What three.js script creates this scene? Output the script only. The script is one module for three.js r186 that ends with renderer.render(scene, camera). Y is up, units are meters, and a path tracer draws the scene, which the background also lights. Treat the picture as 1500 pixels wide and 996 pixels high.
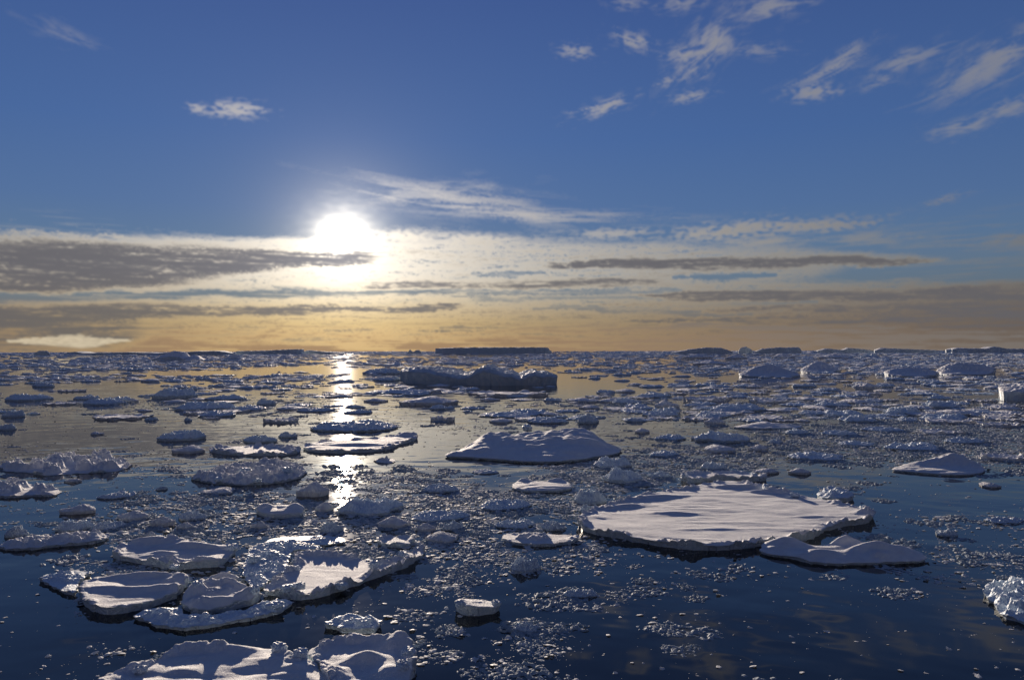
import * as THREE from 'three';
import { createNoise2D, createNoise3D } from 'simplex-noise';

// ------------------------------------------------------------------ camera, sky, sun, exposure
const D2R = Math.PI / 180;
const EXPOSURE = 2.0;
const scene = new THREE.Scene();
const EYE = 12;                                   // metres above the sea: a ship's deck
const FOCAL = 1155;                               // in pixels of the 1500 x 996 photograph
const HORIZON = 515;
const camera = new THREE.PerspectiveCamera(2 * Math.atan(498 / FOCAL) / D2R, 1500 / 996, 0.5, 120000);
camera.position.set(0, EYE, 0);
camera.rotation.order = 'YXZ';
camera.rotation.set(Math.atan((HORIZON - 498) / FOCAL), 0, -0.12 * D2R);
camera.updateMatrixWorld(true);

const SUN_AZ = Math.atan((503 - 750) / FOCAL), SUN_EL = Math.atan((HORIZON - 353) / FOCAL * Math.cos(SUN_AZ));
const sunDir = new THREE.Vector3(Math.sin(SUN_AZ) * Math.cos(SUN_EL), Math.sin(SUN_EL), -Math.cos(SUN_AZ) * Math.cos(SUN_EL));
const sun = new THREE.DirectionalLight(new THREE.Color().setRGB(1, 0.83, 0.66), 3.8);
sun.name = 'sun';
sun.position.copy(sunDir).multiplyScalar(400);
sun.castShadow = true;
sun.shadow.radius = 1;
sun.shadow.mapSize.set(4096, 4096);
Object.assign(sun.shadow.camera, { left: -300, right: 300, top: 300, bottom: -300, near: 1, far: 1500 });
scene.add(sun, sun.target);

function rng(seed) { let s = seed >>> 0; return () => { s = (s + 0x6d2b79f5) | 0; let t = Math.imul(s ^ (s >>> 15), 1 | s); t = (t + Math.imul(t ^ (t >>> 7), 61 | t)) ^ t; return ((t ^ (t >>> 14)) >>> 0) / 4294967296; }; }
const n2 = createNoise2D(rng(11)), n2b = createNoise2D(rng(29)), n3 = createNoise3D(rng(5));
const clamp = (x, a = 0, b = 1) => Math.min(b, Math.max(a, x));
const sst = (a, b, x) => { const t = clamp((x - a) / (b - a)); return t * t * (3 - 2 * t); };
const lerp = (a, b, t) => a + (b - a) * t;
const fbm = (f, x, y, o) => { let s = 0, a = 0.5; for (let i = 0; i < o; i++, a *= 0.5, x = x * 2 + 17.3, y = y * 2 + 5.1) s += a * f(x, y); return s; };
function curve(pts, x) {
  if (x <= pts[0][0]) return pts[0].slice(1);
  for (let i = 1; i < pts.length; i++) if (x <= pts[i][0]) { const t = (x - pts[i - 1][0]) / (pts[i][0] - pts[i - 1][0]); return pts[i].slice(1).map((v, k) => lerp(pts[i - 1][k + 1], v, t)); }
  return pts[pts.length - 1].slice(1);
}

// The sky: air that reddens towards the horizon under the sun, a low deck of altocumulus streaks, wisps of cirrus above.
// Directions are in degrees: a = azimuth from the camera's axis, e = elevation.
const azOf = (x) => Math.atan((x - 750) / FOCAL) / D2R;
const elOf = (x, y) => Math.atan((HORIZON - y) / Math.hypot(FOCAL, x - 750)) / D2R;
const AIR = [[0, .36, .225, .118], [1.2, .34, .215, .12], [2.4, .235, .19, .145], [3.6, .17, .205, .235], [5, .14, .20, .275], [7.5, .105, .185, .32], [10, .085, .165, .345], [15, .062, .138, .345], [24, .046, .10, .29], [45, .028, .056, .17], [90, .016, .033, .10]];
const AIRB = [[0, .16, .15, .145], [1.2, .15, .148, .15], [2.4, .13, .142, .16], [3.6, .115, .15, .188], [5, .10, .148, .208], [7.5, .08, .135, .225], [10, .064, .115, .22], [15, .05, .094, .2], [24, .037, .068, .16], [45, .025, .043, .105], [90, .016, .03, .08]];  // air away from the sun, dimmed high up and behind to darken ice shade
const band = (x0, x1, pts, dens, soft = 0.35) => {                 // a streak of cloud: points [x, y, half thickness in pixels]
  const c = pts.map(([x, y, w]) => [azOf(x), elOf(x, y), w / FOCAL / D2R]);
  return { a0: azOf(x0), a1: azOf(x1), c, dens, soft };
};
const BANDS = [
  band(-900, 560, [[-900, 392, 12], [-200, 392, 30], [0, 394, 30], [150, 390, 27], [300, 385, 17], [400, 380, 11], [560, 376, 6]], 2.3, .5),
  band(-900, 700, [[-900, 372, 10], [0, 362, 12], [250, 358, 10], [450, 362, 9], [700, 372, 10]], .62, .8),
  band(-500, 640, [[-500, 415, 8], [0, 419, 6], [300, 408, 12], [640, 402, 16]], .6, .8),
  band(-700, 690, [[-700, 468, 9], [0, 461, 10], [250, 456, 9], [450, 453, 5], [690, 449, 3]], 1.9, .5),
  band(-600, 720, [[-600, 450, 6], [0, 449, 5], [300, 441, 5], [720, 436, 5]], .55, .8),
  band(-700, 230, [[-700, 490, 18], [0, 488, 17], [150, 488, 15], [230, 486, 7]], 1.5, .7),
  band(150, 420, [[150, 478, 8], [280, 478, 12], [420, 474, 8]], .45, .9),
  band(380, 1000, [[380, 468, 3], [520, 462, 13], [700, 458, 14], [1000, 470, 6]], .75, .9),
  band(440, 1080, [[440, 372, 14], [620, 376, 24], [850, 376, 17], [1080, 370, 8]], .62, .8),
  band(560, 1250, [[560, 402, 12], [800, 400, 20], [1000, 397, 22], [1130, 390, 22], [1250, 384, 8]], .62, .8),
  band(520, 1000, [[520, 418, 5], [700, 418, 6], [820, 417, 5], [1000, 412, 4]], 1.2, .6),
  band(800, 1385, [[800, 388, 3], [920, 386, 6], [1150, 383, 6], [1300, 384, 4], [1385, 381, 1.5]], 1.9, .5),
  band(820, 1390, [[820, 378, 8], [1150, 374, 5], [1390, 381, 4]], .55, .8),
  band(930, 2100, [[930, 432, 3], [1010, 433, 6], [1200, 434, 5], [1500, 432, 8], [2100, 430, 10]], 1.75, .5),
  band(700, 2100, [[700, 428, 6], [1000, 420, 9], [1250, 420, 5], [1500, 420, 5], [2100, 420, 6]], .55, .8),
  band(860, 2100, [[860, 449, 2], [1100, 452, 5], [1500, 455, 7], [2100, 455, 9]], 1.3, .5),
  band(600, 2100, [[600, 442, 4], [1100, 444, 6], [1500, 444, 5], [2100, 444, 6]], .5, .8),
  band(950, 2100, [[950, 470, 2], [1150, 468, 5], [1500, 472, 10], [2100, 472, 12]], 1.2, .5),
  band(400, 760, [[400, 484, 4], [550, 484, 5], [760, 481, 3]], .9, .6),
  band(300, 1100, [[300, 497, 4], [560, 495, 5], [760, 490, 4], [1100, 488, 4]], .5, .9),
];
const LENS = band(8, 196, [[8, 498, .8], [40, 498, 3.5], [85, 498, 6.5], [118, 499, 8.5], [140, 500, 6], [160, 498, 3.5], [196, 497, .8]], 1, .3);   // a small sunlit cloud low over the ice
const GAPS = [
  band(-800, 560, [[-800, 434, 6], [0, 433, 7], [200, 429, 5], [560, 426, 2]], 1, .6),
  band(985, 1140, [[985, 405, 2], [1060, 405, 8], [1140, 403, 2]], 1, .5),
  band(690, 800, [[690, 401, 2], [745, 401, 6], [800, 401, 2]], .8, .5),
  band(500, 1000, [[500, 428, 4], [700, 427, 4], [1000, 425, 3]], .8, .6),
  band(780, 1200, [[780, 452, 3], [950, 452, 4], [1200, 444, 3]], .8, .6),
];
// cirrus and puffs: x, y, half width, half height, slant, density, kind (0 fibrous wisp, 1 puffs)
const WISPS = [
  [345, 158, 30, 8, -.05, .55, 1], [288, 157, 12, 5, .1, .4, 1], [885, 156, 36, 8, -.22, .6, 0], [1035, 72, 38, 24, -.55, .62, 0], [1000, 78, 24, 10, 0, .35, 0], [1195, 135, 28, 7, 0, .6, 1], [1012, 140, 24, 6, -.1, .45, 0],
  [845, 73, 24, 8, .1, .42, 0], [930, 58, 26, 9, .25, .5, 0], [978, 118, 14, 5, -.2, .4, 0], [1215, 103, 44, 9, -.3, .4, 0], [1250, 75, 26, 8, -.4, .3, 0], [1120, 72, 34, 8, .1, .25, 0], [1330, 88, 44, 11, -.2, .33, 0], [1455, 92, 62, 22, -.3, .5, 0],
  [1410, 186, 34, 8, -.1, .36, 0], [1480, 160, 34, 10, -.25, .4, 0], [1135, 6, 52, 14, -.1, .4, 0], [1000, 2, 30, 9, 0, .28, 0], [920, 2, 26, 7, .1, .25, 0], [1290, 120, 24, 6, -.2, .22, 0], [1385, 293, 28, 5, -.2, .22, 0],
  [690, 296, 135, 17, .14, .3, 0], [640, 283, 90, 16, -.05, .22, 0], [830, 316, 170, 8, .04, .22, 0], [1090, 335, 60, 9, -.04, .5, 1], [1200, 331, 68, 7, -.02, .55, 1], [900, 342, 60, 6, 0, .35, 1], [1030, 343, 50, 8, 0, .35, 1], [1270, 350, 80, 11, -.02, .26, 0], [1110, 354, 70, 8, 0, .35, 0], [1490, 351, 34, 7, -.05, .4, 0], [90, 45, 40, 9, .2, .12, 0], [700, 352, 60, 7, 0, .4, 1], [585, 345, 40, 6, 0, .4, 1],
].map(([x, y, w, h, sl, d, k]) => ({ a: azOf(x), e: elOf(x, y), w: w / FOCAL / D2R * 1.05, h: h / FOCAL / D2R * 1.25, sl, d, k }));

function skyTexture() {
  const W = 4096, H = 2048, data = new Float32Array(W * H * 4), sa = SUN_AZ / D2R;
  const air = new Float32Array(3);
  for (let row = 0; row < H; row++) {
    const e = ((row + 0.5) / H - 0.5) * 180, ce = Math.cos(e * D2R), se = Math.sin(e * D2R), ee = Math.max(e, 0);
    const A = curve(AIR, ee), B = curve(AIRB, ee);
    for (let col = 0; col < W; col++) {
      const r = ((col + 0.5) / W - 0.5) * 2 * Math.PI, x = Math.cos(r) * ce, z = Math.sin(r) * ce;
      let a = Math.atan2(x, -z) / D2R;
      const cosT = x * sunDir.x + se * sunDir.y + z * sunDir.z, th = Math.acos(clamp(cosT, -1, 1)) / D2R;
      let da = Math.abs(a - sa); if (da > 180) da = 360 - da;
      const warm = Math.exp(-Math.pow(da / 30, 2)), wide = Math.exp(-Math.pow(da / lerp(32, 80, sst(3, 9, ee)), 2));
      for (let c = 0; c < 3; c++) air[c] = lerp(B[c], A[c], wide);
      const back = sst(50, 120, da) * (1 - sst(20, 60, ee));            // rosy air opposite a low sun, added out of view to warm the shade
      air[0] *= 1 + .55 * back; air[1] *= 1 + .05 * back; air[2] *= 1 - .12 * back;
      // the bright air round the sun
      const glow = 0.06 * Math.exp(-th / 9) + 0.5 * Math.exp(-th / 2.2), core = 14 * Math.exp(-th / (.58 + .06 * n2(a * .8, e * 1.5))) + 1.0 * Math.exp(-th / 1.5);
      air[0] += glow * 1 + core; air[1] += glow * .86 + core * .9; air[2] += glow * .62 + core * .72;
      const o = (row * W + col) * 4;
      if (e > -0.5 && e < 26) {
        let tau = 0;
        // wind-drawn unevenness shared by all streaks
        const wob = e < 12 ? 0.16 * n2(a * .11, e * .9 + 3) + 0.09 * n2(a * .5 + 7, e * 2.1) + .05 * n2(a * 1.5, e * 4) : 0;
        if (e < 11) {
          const wx = .5 * n2(a * .35, e * .9), wy = .22 * n2b(a * .45 + 4, e * 1.1);
          const cell = 1.25 * (.42 * n2(a * .55 + e * .5 + wx, e * 2.3 + wy * 2) + .4 * n2b(a * 1.35 + e * 1.2 + wx * 2, e * 4.4 + wy * 4) + .34 * n2(a * 2.9 + e * 2 + wx * 3, e * 8 + 5) + .22 * n2b(a * 5.2, e * 13));
          const soft = .6 * n2(a * .55 + e * .5 + wx, e * 2.3 + wy * 2) + .4 * n2b(a * 1.35 + e * 1.2 + wx * 2, e * 4.4 + wy * 4) + .12 * n2(a * 2.9 + e * 2, e * 8 + 5);
          const streak = fbm(n2b, a * .13 + e * .2, e * 2.6, 3);
          const ff = Math.abs(a) < 40 ? 1 : Math.exp(-Math.pow((Math.abs(a) - 40) / 22, 2));
          if (ff > .01) {
            let thin = 0, deep = 0;
            for (const b of BANDS) {
              if (a < b.a0 - .5 || a > b.a1 + .5) continue;
              const [ec, hw] = curve(b.c, a), d = Math.abs(e + wob - ec) / hw;
              if (d > 3) continue;
              const end = sst(b.a0 - .5, b.a0 + 2.2, a + cell * .6) * (1 - sst(b.a1 - 2.2, b.a1 + .5, a + cell * .6));
              const v = ff * b.dens * end * (1 - sst(1 - b.soft, 1 + b.soft * 1.3, d + .34 * cell + .4 * streak));
              if (b.dens < 1) thin = Math.max(thin, v); else deep += v;
            }
            tau += thin * Math.max(.12, .74 + .55 * streak + .55 * cell) + deep * Math.max(.2, .85 + .7 * streak + .3 * soft + .08 * cell);
            let hole = 0;
            for (const b of GAPS) {
              if (a < b.a0 || a > b.a1) continue;
              const [ec, hw] = curve(b.c, a), d = Math.abs(e + wob - ec) / hw;
              hole = Math.max(hole, b.dens * (1 - sst(1 - b.soft, 1 + b.soft, d + .3 * cell)));
            }
            tau *= 1 - hole;
          }
          // the deck goes on all round, thinner and less ordered
          const deck = sst(-.05, .5, streak + .25 * n2(a * .05, e * .5)) * sst(0, .8, e) * (1 - sst(6.2, 8.6, e + 1.2 * n2(a * .04, 1)));
          tau += deck * (lerp(.9, .1, ff)) * (1 + .5 * cell);
          tau += .45 * sst(-.05, .45, streak + .12 * cell) * (1 - sst(1.6, 3.2, e));
        }
        if (e > 6) for (const w of WISPS) {
          const u = (a - w.a) / w.w, v0 = (e - w.e) / w.h;
          if (Math.abs(u) > 2 || Math.abs(v0) > 3.5) continue;
          const v = v0 + w.sl * u * w.w / w.h, g = Math.exp(-(u * u * 1.3 + v * v * 1.3) * (1 + .5 * n2(u * .9 + w.a, v * .9)));
          const fine = n2b(a * 1.1 + .6 * n2(a, e), (e + w.sl * a) * 3.4) * .26 + n2(a * 2.6, (e + w.sl * a) * 7) * .1;
          const f = w.k ? sst(-.2, .5, n2(a * 1.3, e * 2.4) * .45 + fine * .8 + g * .6 - .05) : sst(-.3, 1.05, fbm(n2, u * .9 + w.a * 3, v * 1.3 + .5 * n2b(u * .7, v + w.a), 2) * 1.2 + fine + g * .6 - .05);
          tau += w.d * g * f * .92;
        }
        if (e > 9) tau += .5 * Math.max(0, fbm(n2, a * .12 + 40, e * .55, 4) - .42) * sst(34, 42, Math.abs(a));
        if (tau > 0.004) {
          const alpha = 1 - Math.exp(-2.4 * tau), thick = 1 - Math.exp(-Math.pow(tau / 1.02, 2.2)), low = 1 - sst(.8, 6, e);
          const near = Math.exp(-th / 5), far = Math.exp(-th / 26);
          const b0 = lerp(1.2, .5, sst(8.5, 12, e)) * far * lerp(1, .55, low) + 1.3 * near, hi = sst(8.5, 12, e) * .2, lit = [hi + b0 * lerp(1.06, 1.2, low), hi * 1.03 + b0 * lerp(.93, .83, low), hi * 1.15 + b0 * lerp(.74, .36, Math.min(1, low * 1.15) * (.4 + .6 * warm))];
          const dk = .112 + .2 * near + .05 * far, dark = [dk * lerp(1.03, 1.16, low * warm), dk, dk * lerp(1.1, .82, low * warm)];
          const veil = Math.exp(-1.3 * tau);
          for (let c = 0; c < 3; c++) {
            const scat = [1, .9, .74][c] * core * veil + [1, .86, .62][c] * glow * .5 * veil;
            air[c] = air[c] * (1 - alpha) + alpha * (lerp(lit[c], dark[c], thick) + scat);
          }
        }
      }
      if (e > 0 && e < 2.5 && a > LENS.a0 && a < LENS.a1) {
        const [ec, hw] = curve(LENS.c, a), puff = .35 * n2(a * 1.1, e * 5) + .25 * n2b(a * 2.6, e * 9), m = 1 - sst(.7, 1.25, Math.abs(e - ec + .1 * puff) / hw + .3 * puff), b = .56 + .2 * puff;
        for (let c = 0; c < 3; c++) air[c] = lerp(air[c], b * [1.1, .93, .66][c], m * .9);
      }
      data[o] = air[0] / EXPOSURE; data[o + 1] = air[1] / EXPOSURE; data[o + 2] = air[2] / EXPOSURE; data[o + 3] = 1;
    }
  }
  const t = new THREE.DataTexture(data, W, H, THREE.RGBAFormat, THREE.FloatType);
  t.mapping = THREE.EquirectangularReflectionMapping; t.magFilter = THREE.LinearFilter; t.minFilter = THREE.LinearFilter; t.needsUpdate = true;
  return t;
}
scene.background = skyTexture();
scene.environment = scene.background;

// ------------------------------------------------------------------ helpers
const taken = new Map();
function numbered(name) { const k = taken.get(name) ?? 0; taken.set(name, k + 1); return k ? name + '_' + String(k).padStart(3, '0') : name; }
function tag(o, label, category, group, kind) { if (label) o.userData.label = label; if (category) o.userData.category = category; if (group) o.userData.group = group; if (kind) o.userData.kind = kind; return o; }
const shade = (o) => { o.traverse((m) => { if (m.isMesh) { m.castShadow = true; m.receiveShadow = true; } }); return o; };
const ray = new THREE.Vector3();
function onPlane(px, py, y = 0) {                                   // the point of the level plane y that shows at a pixel of the photograph
  ray.set((px - 750) / 750, (498 - py) / 498, 0.5).unproject(camera).sub(camera.position);
  const t = (y - EYE) / ray.y;
  return [ray.x * t, ray.z * t];
}
const proj = new THREE.Vector3();
function toPixel(x, y, z) { proj.set(x, y, z).project(camera); return [750 + 750 * proj.x, 498 - 498 * proj.y]; }

// ------------------------------------------------------------------ materials
const hash = (i, j, k) => { let h = Math.imul(i, 374761393) ^ Math.imul(j, 668265263) ^ Math.imul(k, 2147483629 ^ 0x5bd1e995); h = Math.imul(h ^ (h >>> 13), 1274126177); return ((h ^ (h >>> 16)) >>> 0) / 4294967296; };
function noiseMap(size, fn, srgb) {
  const d = new Uint8Array(size * size * 4);
  for (let j = 0; j < size; j++) for (let i = 0; i < size; i++) { const c = fn(i / size, j / size), k = (j * size + i) * 4; for (let q = 0; q < 3; q++) d[k + q] = clamp(c[q]) * 255; d[k + 3] = 255; }
  const t = new THREE.DataTexture(d, size, size); t.wrapS = t.wrapT = THREE.RepeatWrapping; t.magFilter = THREE.LinearFilter; t.minFilter = THREE.LinearMipmapLinearFilter; if (srgb) t.colorSpace = THREE.SRGBColorSpace; t.needsUpdate = true; return t;
}
const torus = (u, v, f, k) => { const a = u * 2 * Math.PI, b = v * 2 * Math.PI; return n3(Math.cos(a) * f + Math.cos(b) * f * .7 + k, Math.sin(a) * f + 9, Math.sin(b) * f + Math.cos(b) * f * .7); };
const tileN = (u, v, f, k) => torus(u, v, f, k);
const snowTint = noiseMap(256, (u, v) => { const a = .5 * tileN(u, v, 1.1, 2) + .35 * tileN(u, v, 3.1, 8) + .25 * tileN(u, v, 9, 5); const w = .91 + .035 * a; return [w, w + .004, w + .012 - .008 * a]; }, true);
function tileLumps(u, v, n, k) {                                       // heaped crumbs that repeat with the tile
  u *= n; v *= n; const iu = Math.floor(u), iv = Math.floor(v); let best = 0;
  for (let i = iu - 1; i <= iu + 1; i++) for (let j = iv - 1; j <= iv + 1; j++) { const p = (i + n) % n, q = (j + n) % n, r = .5 + .45 * hash(p, q, k), dx = u - i - hash(p, q, k + 1), dz = v - j - hash(p, q, k + 2), d = Math.max(Math.abs(dx * .8 + dz * .6), Math.abs(dz * .8 - dx * .6)); if (d < r) best = Math.max(best, Math.min(1, 2 * (1 - d / r)) * (.4 + .6 * hash(p, q, k + 3)) + (hash(p, q, k + 4) - .5) * dx * .8); }
  return best;
}
const crumbs = noiseMap(512, (u, v) => { const a = .5 * tileLumps(u, v, 9, 3) + .32 * tileLumps(u, v, 23, 7) + .18 * tileLumps(u, v, 51, 11); return [a, a, a]; });
const snowGrain = noiseMap(1024, (u, v) => { const a = .5 + .2 * tileN(u, v, 4, 1) + .16 * tileN(u, v, 13, 3) + .13 * tileN(u, v, 34, 7) + .09 * tileN(u, v, 80, 9); return [a, a, a]; });
const iceTint = noiseMap(256, (u, v) => { const a = .5 + .5 * (.6 * tileN(u, v, 1.6, 4) + .4 * tileN(u, v, 5, 6)); return [lerp(.76, .92, a), lerp(.84, .94, a), lerp(.90, .96, a)]; }, true);
const rep = (t, r) => { const c = t.clone(); c.repeat.set(r, r); c.needsUpdate = true; return c; };
const M = {
  snow: new THREE.MeshPhysicalMaterial({ name: 'snow', color: 0xffffff, map: rep(snowTint, .18), bumpMap: rep(snowGrain, .3), bumpScale: .05, roughness: .8, sheen: 0 }),
  edge: new THREE.MeshPhysicalMaterial({ name: 'bare_ice', color: 0xffffff, map: rep(iceTint, .4), bumpMap: rep(crumbs, .6), bumpScale: .09, roughness: .45, ior: 1.31 }),
  rubble: new THREE.MeshPhysicalMaterial({ name: 'rubble_ice', color: 0xffffff, map: rep(iceTint, .6), bumpMap: rep(crumbs, .5), bumpScale: .07, roughness: .55, ior: 1.31, flatShading: true }),
  berg: new THREE.MeshPhysicalMaterial({ name: 'glacier_ice', color: 0xffffff, map: rep(iceTint, .03), bumpMap: rep(snowGrain, .05), bumpScale: .4, roughness: .6, ior: 1.31 }),
  slush: new THREE.MeshPhysicalMaterial({ name: 'slush_ice', color: new THREE.Color().setRGB(.55, .58, .6), map: rep(iceTint, 1), roughness: .75, ior: 1.31, transmission: .2, thickness: 0, flatShading: true }),
  brash: new THREE.MeshPhysicalMaterial({ name: 'wet_brash_ice', color: new THREE.Color().setRGB(.68, .71, .74), roughness: .72, ior: 1.31, transmission: .3, thickness: 0, flatShading: true }),
};

// ------------------------------------------------------------------ the sea
{
  const S = 1024, TILE = 64, h = new Float32Array(S * S), R = rng(77), waves = [];
  for (let k = 0; k < 48; k++) {
    const wl = .8 * Math.pow(14, R()), dir = (R() - .5) * 2.2 + Math.PI / 2 - SUN_AZ, m = TILE / wl;
    const kx = Math.round(m * Math.cos(dir)), ky = Math.round(m * Math.sin(dir)), kk = Math.hypot(kx, ky) || 1;
    waves.push([kx, ky, R() * 6.283, 1 / Math.pow(kk, 1.15)]);
  }
  const calm = (u, v) => .35 + .65 * sst(-.35, .45, tileN(u, v, .9, 3) + .4 * tileN(u, v, 2.4, 6));
  const sn = new Float32Array(S); for (let i = 0; i < S; i++) sn[i] = Math.sin(i / S * 2 * Math.PI);
  for (let j = 0; j < S; j++) for (let i = 0; i < S; i++) {
    let s = 0;
    for (const [kx, ky, p, am] of waves) { const q = (kx * i + ky * j + Math.round(p * S / 6.2832)) % S; s += am * sn[q < 0 ? q + S : q]; }
    h[j * S + i] = s * calm(i / S, j / S);
  }
  let g2 = 0, lo = 1e9, hi = -1e9; const dx = TILE / S;
  for (let j = 0; j < S; j++) for (let i = 0; i < S; i++) { const c = h[j * S + i], a = (h[j * S + (i + 1) % S] - c) / dx, b = (h[((j + 1) % S) * S + i] - c) / dx; g2 += a * a + b * b; lo = Math.min(lo, c); hi = Math.max(hi, c); }
  const rms = Math.sqrt(g2 / S / S / 2);
  for (let k = 0; k < h.length; k++) h[k] = (h[k] - lo) / (hi - lo);
  const t = new THREE.DataTexture(h, S, S, THREE.RedFormat, THREE.FloatType); t.wrapS = t.wrapT = THREE.RepeatWrapping; t.magFilter = THREE.LinearFilter; t.needsUpdate = true;
  const SLOPE = 0.0055;
  const water = new THREE.MeshPhysicalMaterial({ name: 'sea_water', color: new THREE.Color().setRGB(.004, .0055, .007), roughness: .04, ior: 1.333, bumpMap: t, bumpScale: (hi - lo) * SLOPE / rms });
  const L = 90000, geo = new THREE.BufferGeometry();
  // a fan of quads whose uv is in tiles; cut near the viewer so that uv keep their precision
  const xs = [-L, -4000, -600, 0, 600, 4000, L], zs = [-L, -12000, -2500, -600, -150, 100, 600, L / 9], pos = [], uv = [], idx = [];
  for (const z of zs) for (const x of xs) { pos.push(x, 0, z); uv.push(x / TILE, -z / TILE); }
  for (let j = 0; j < zs.length - 1; j++) for (let i = 0; i < xs.length - 1; i++) { const a = j * xs.length + i, b = a + xs.length; idx.push(a, b, a + 1, b, b + 1, a + 1); }
  geo.setAttribute('position', new THREE.Float32BufferAttribute(pos, 3)); geo.setAttribute('uv', new THREE.Float32BufferAttribute(uv, 2)); geo.setIndex(idx); geo.computeVertexNormals();
  const sea = new THREE.Mesh(geo, water); sea.name = 'sea_water'; sea.receiveShadow = true;
  tag(sea, 'calm dark sea water between the ice floes', 'water', null, 'structure');
  scene.add(sea);
}

// ------------------------------------------------------------------ ice from an outline and a height function
function lumps(x, z, size, k) {                                      // heaped blocks: the highest of the rounded, tilted pieces over a point (0..1)
  x /= size; z /= size; const ix = Math.floor(x), iz = Math.floor(z); let best = 0;
  for (let i = ix - 1; i <= ix + 1; i++) for (let j = iz - 1; j <= iz + 1; j++) {
    const cx = i + hash(i, j, k), cz = j + hash(i, j, k + 1), r = .45 + .5 * hash(i, j, k + 2), tx = hash(i, j, k + 3) - .5, tz = hash(i, j, k + 4) - .5, dx = x - cx, dz = z - cz;
    const d = Math.max(Math.abs(dx * .9 + dz * .4), Math.abs(dz * .9 - dx * .4)) * .6 + Math.hypot(dx, dz) * .5;
    if (d < r) best = Math.max(best, (Math.min(1, 2.6 * (1 - d / r)) * (.35 + .65 * hash(i, j, k + 5)) + (tx * dx + tz * dz) * .7));
  }
  return Math.max(0, best);
}
function smoothOutline(pts, jag, seed, step) {                       // closed, rounded, then roughened
  const c = new THREE.CatmullRomCurve3(pts.map(([x, z]) => new THREE.Vector3(x, 0, z)), true, 'centripetal'), n = Math.min(260, Math.max(36, Math.round(c.getLength() / step))), out = [];
  for (let i = 0; i < n; i++) { const p = c.getPointAt(i / n), t = c.getTangentAt(i / n), d = jag * (.6 * n2(p.x / jag / 6 + seed, p.z / jag / 6) + .55 * n2b(p.x / jag / 2.2, p.z / jag / 2.2 + seed)); out.push([p.x + t.z * d, p.z - t.x * d]); }
  return out;
}
function inside(poly, x, z) { let r = false; for (let i = 0, j = poly.length - 1; i < poly.length; j = i++) { const [xi, zi] = poly[i], [xj, zj] = poly[j]; if ((zi > z) !== (zj > z) && x < (xj - xi) * (z - zi) / (zj - zi) + xi) r = !r; } return r; }
function nearest(poly, x, z) {
  let best = 1e18, bx = 0, bz = 0;
  for (let i = 0, j = poly.length - 1; i < poly.length; j = i++) {
    const ax = poly[j][0], az = poly[j][1], ex = poly[i][0] - ax, ez = poly[i][1] - az, t = clamp(((x - ax) * ex + (z - az) * ez) / (ex * ex + ez * ez || 1e-9)), qx = ax + t * ex, qz = az + t * ez, d = (x - qx) ** 2 + (z - qz) ** 2;
    if (d < best) { best = d; bx = qx; bz = qz; }
  }
  return [Math.sqrt(best), bx, bz];
}
// Grid inside the outline for the top; the rings of grid points just outside fold down into the side, cut under at the water line.
function iceGeometry(poly, cell, top, { undercut = .1, depth = .45, uvs = 1 } = {}) {
  let x0 = 1e9, x1 = -1e9, z0 = 1e9, z1 = -1e9;
  for (const [x, z] of poly) { x0 = Math.min(x0, x); x1 = Math.max(x1, x); z0 = Math.min(z0, z); z1 = Math.max(z1, z); }
  const pad = 5 * cell, nx = Math.ceil((x1 - x0 + 2 * pad) / cell) + 1, nz = Math.ceil((z1 - z0 + 2 * pad) / cell) + 1;
  const pos = new Float32Array(nx * nz * 3), uv = new Float32Array(nx * nz * 2), ring = new Uint8Array(nx * nz);
  for (let j = 0; j < nz; j++) for (let i = 0; i < nx; i++) {
    const k = j * nx + i; let x = x0 - pad + i * cell, z = z0 - pad + j * cell;
    const [d, bx, bz] = nearest(poly, x, z), inn = inside(poly, x, z); let y;
    if (inn) { y = top(x, z, d); ring[k] = 0; }
    else {
      const r = d < 1.42 * cell ? 1 : d < 2.84 * cell ? 2 : d < 4.3 * cell ? 3 : 4, yb = top(bx, bz, 0), ix = (bx - x) / (d || 1), iz = (bz - z) / (d || 1);
      ring[k] = r; const wave = .5 + .5 * n2(bx * 1.3, bz * 1.3), uc = r === 1 ? 0 : r === 2 ? undercut * (.3 + .7 * wave) : undercut * 1.2;
      x = bx + ix * uc; z = bz + iz * uc; y = r === 1 ? yb : r === 2 ? Math.min(yb * .35, yb - .02) : -depth;
    }
    pos[k * 3] = x; pos[k * 3 + 1] = y; pos[k * 3 + 2] = z; uv[k * 2] = x * uvs; uv[k * 2 + 1] = (z + (inn ? 0 : y)) * uvs;
  }
  const ti = [], ei = [];
  const tri = (a, b, c) => { const m = Math.max(ring[a], ring[b], ring[c]), l = Math.min(ring[a], ring[b], ring[c]); if (m === 4 || l === 3) return; (m <= 1 ? ti : ei).push(a, b, c); };
  for (let j = 0; j < nz - 1; j++) for (let i = 0; i < nx - 1; i++) { const a = j * nx + i, b = a + 1, c = a + nx, d = c + 1; if ((i + j) & 1) { tri(a, c, b); tri(b, c, d); } else { tri(a, c, d); tri(a, d, b); } }
  const pack = (ids) => {
    const map = new Map(), p = [], u = [], out = [];
    for (const k of ids) { if (!map.has(k)) { map.set(k, map.size); p.push(pos[k * 3], pos[k * 3 + 1], pos[k * 3 + 2]); u.push(uv[k * 2], uv[k * 2 + 1]); } out.push(map.get(k)); }
    const g = new THREE.BufferGeometry(); g.setAttribute('position', new THREE.Float32BufferAttribute(p, 3)); g.setAttribute('uv', new THREE.Float32BufferAttribute(u, 2)); g.setIndex(out); g.computeVertexNormals(); return g;
  };
  return { top: pack(ti), edge: pack(ei), both: () => pack(ti.concat(ei)) };
}
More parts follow.
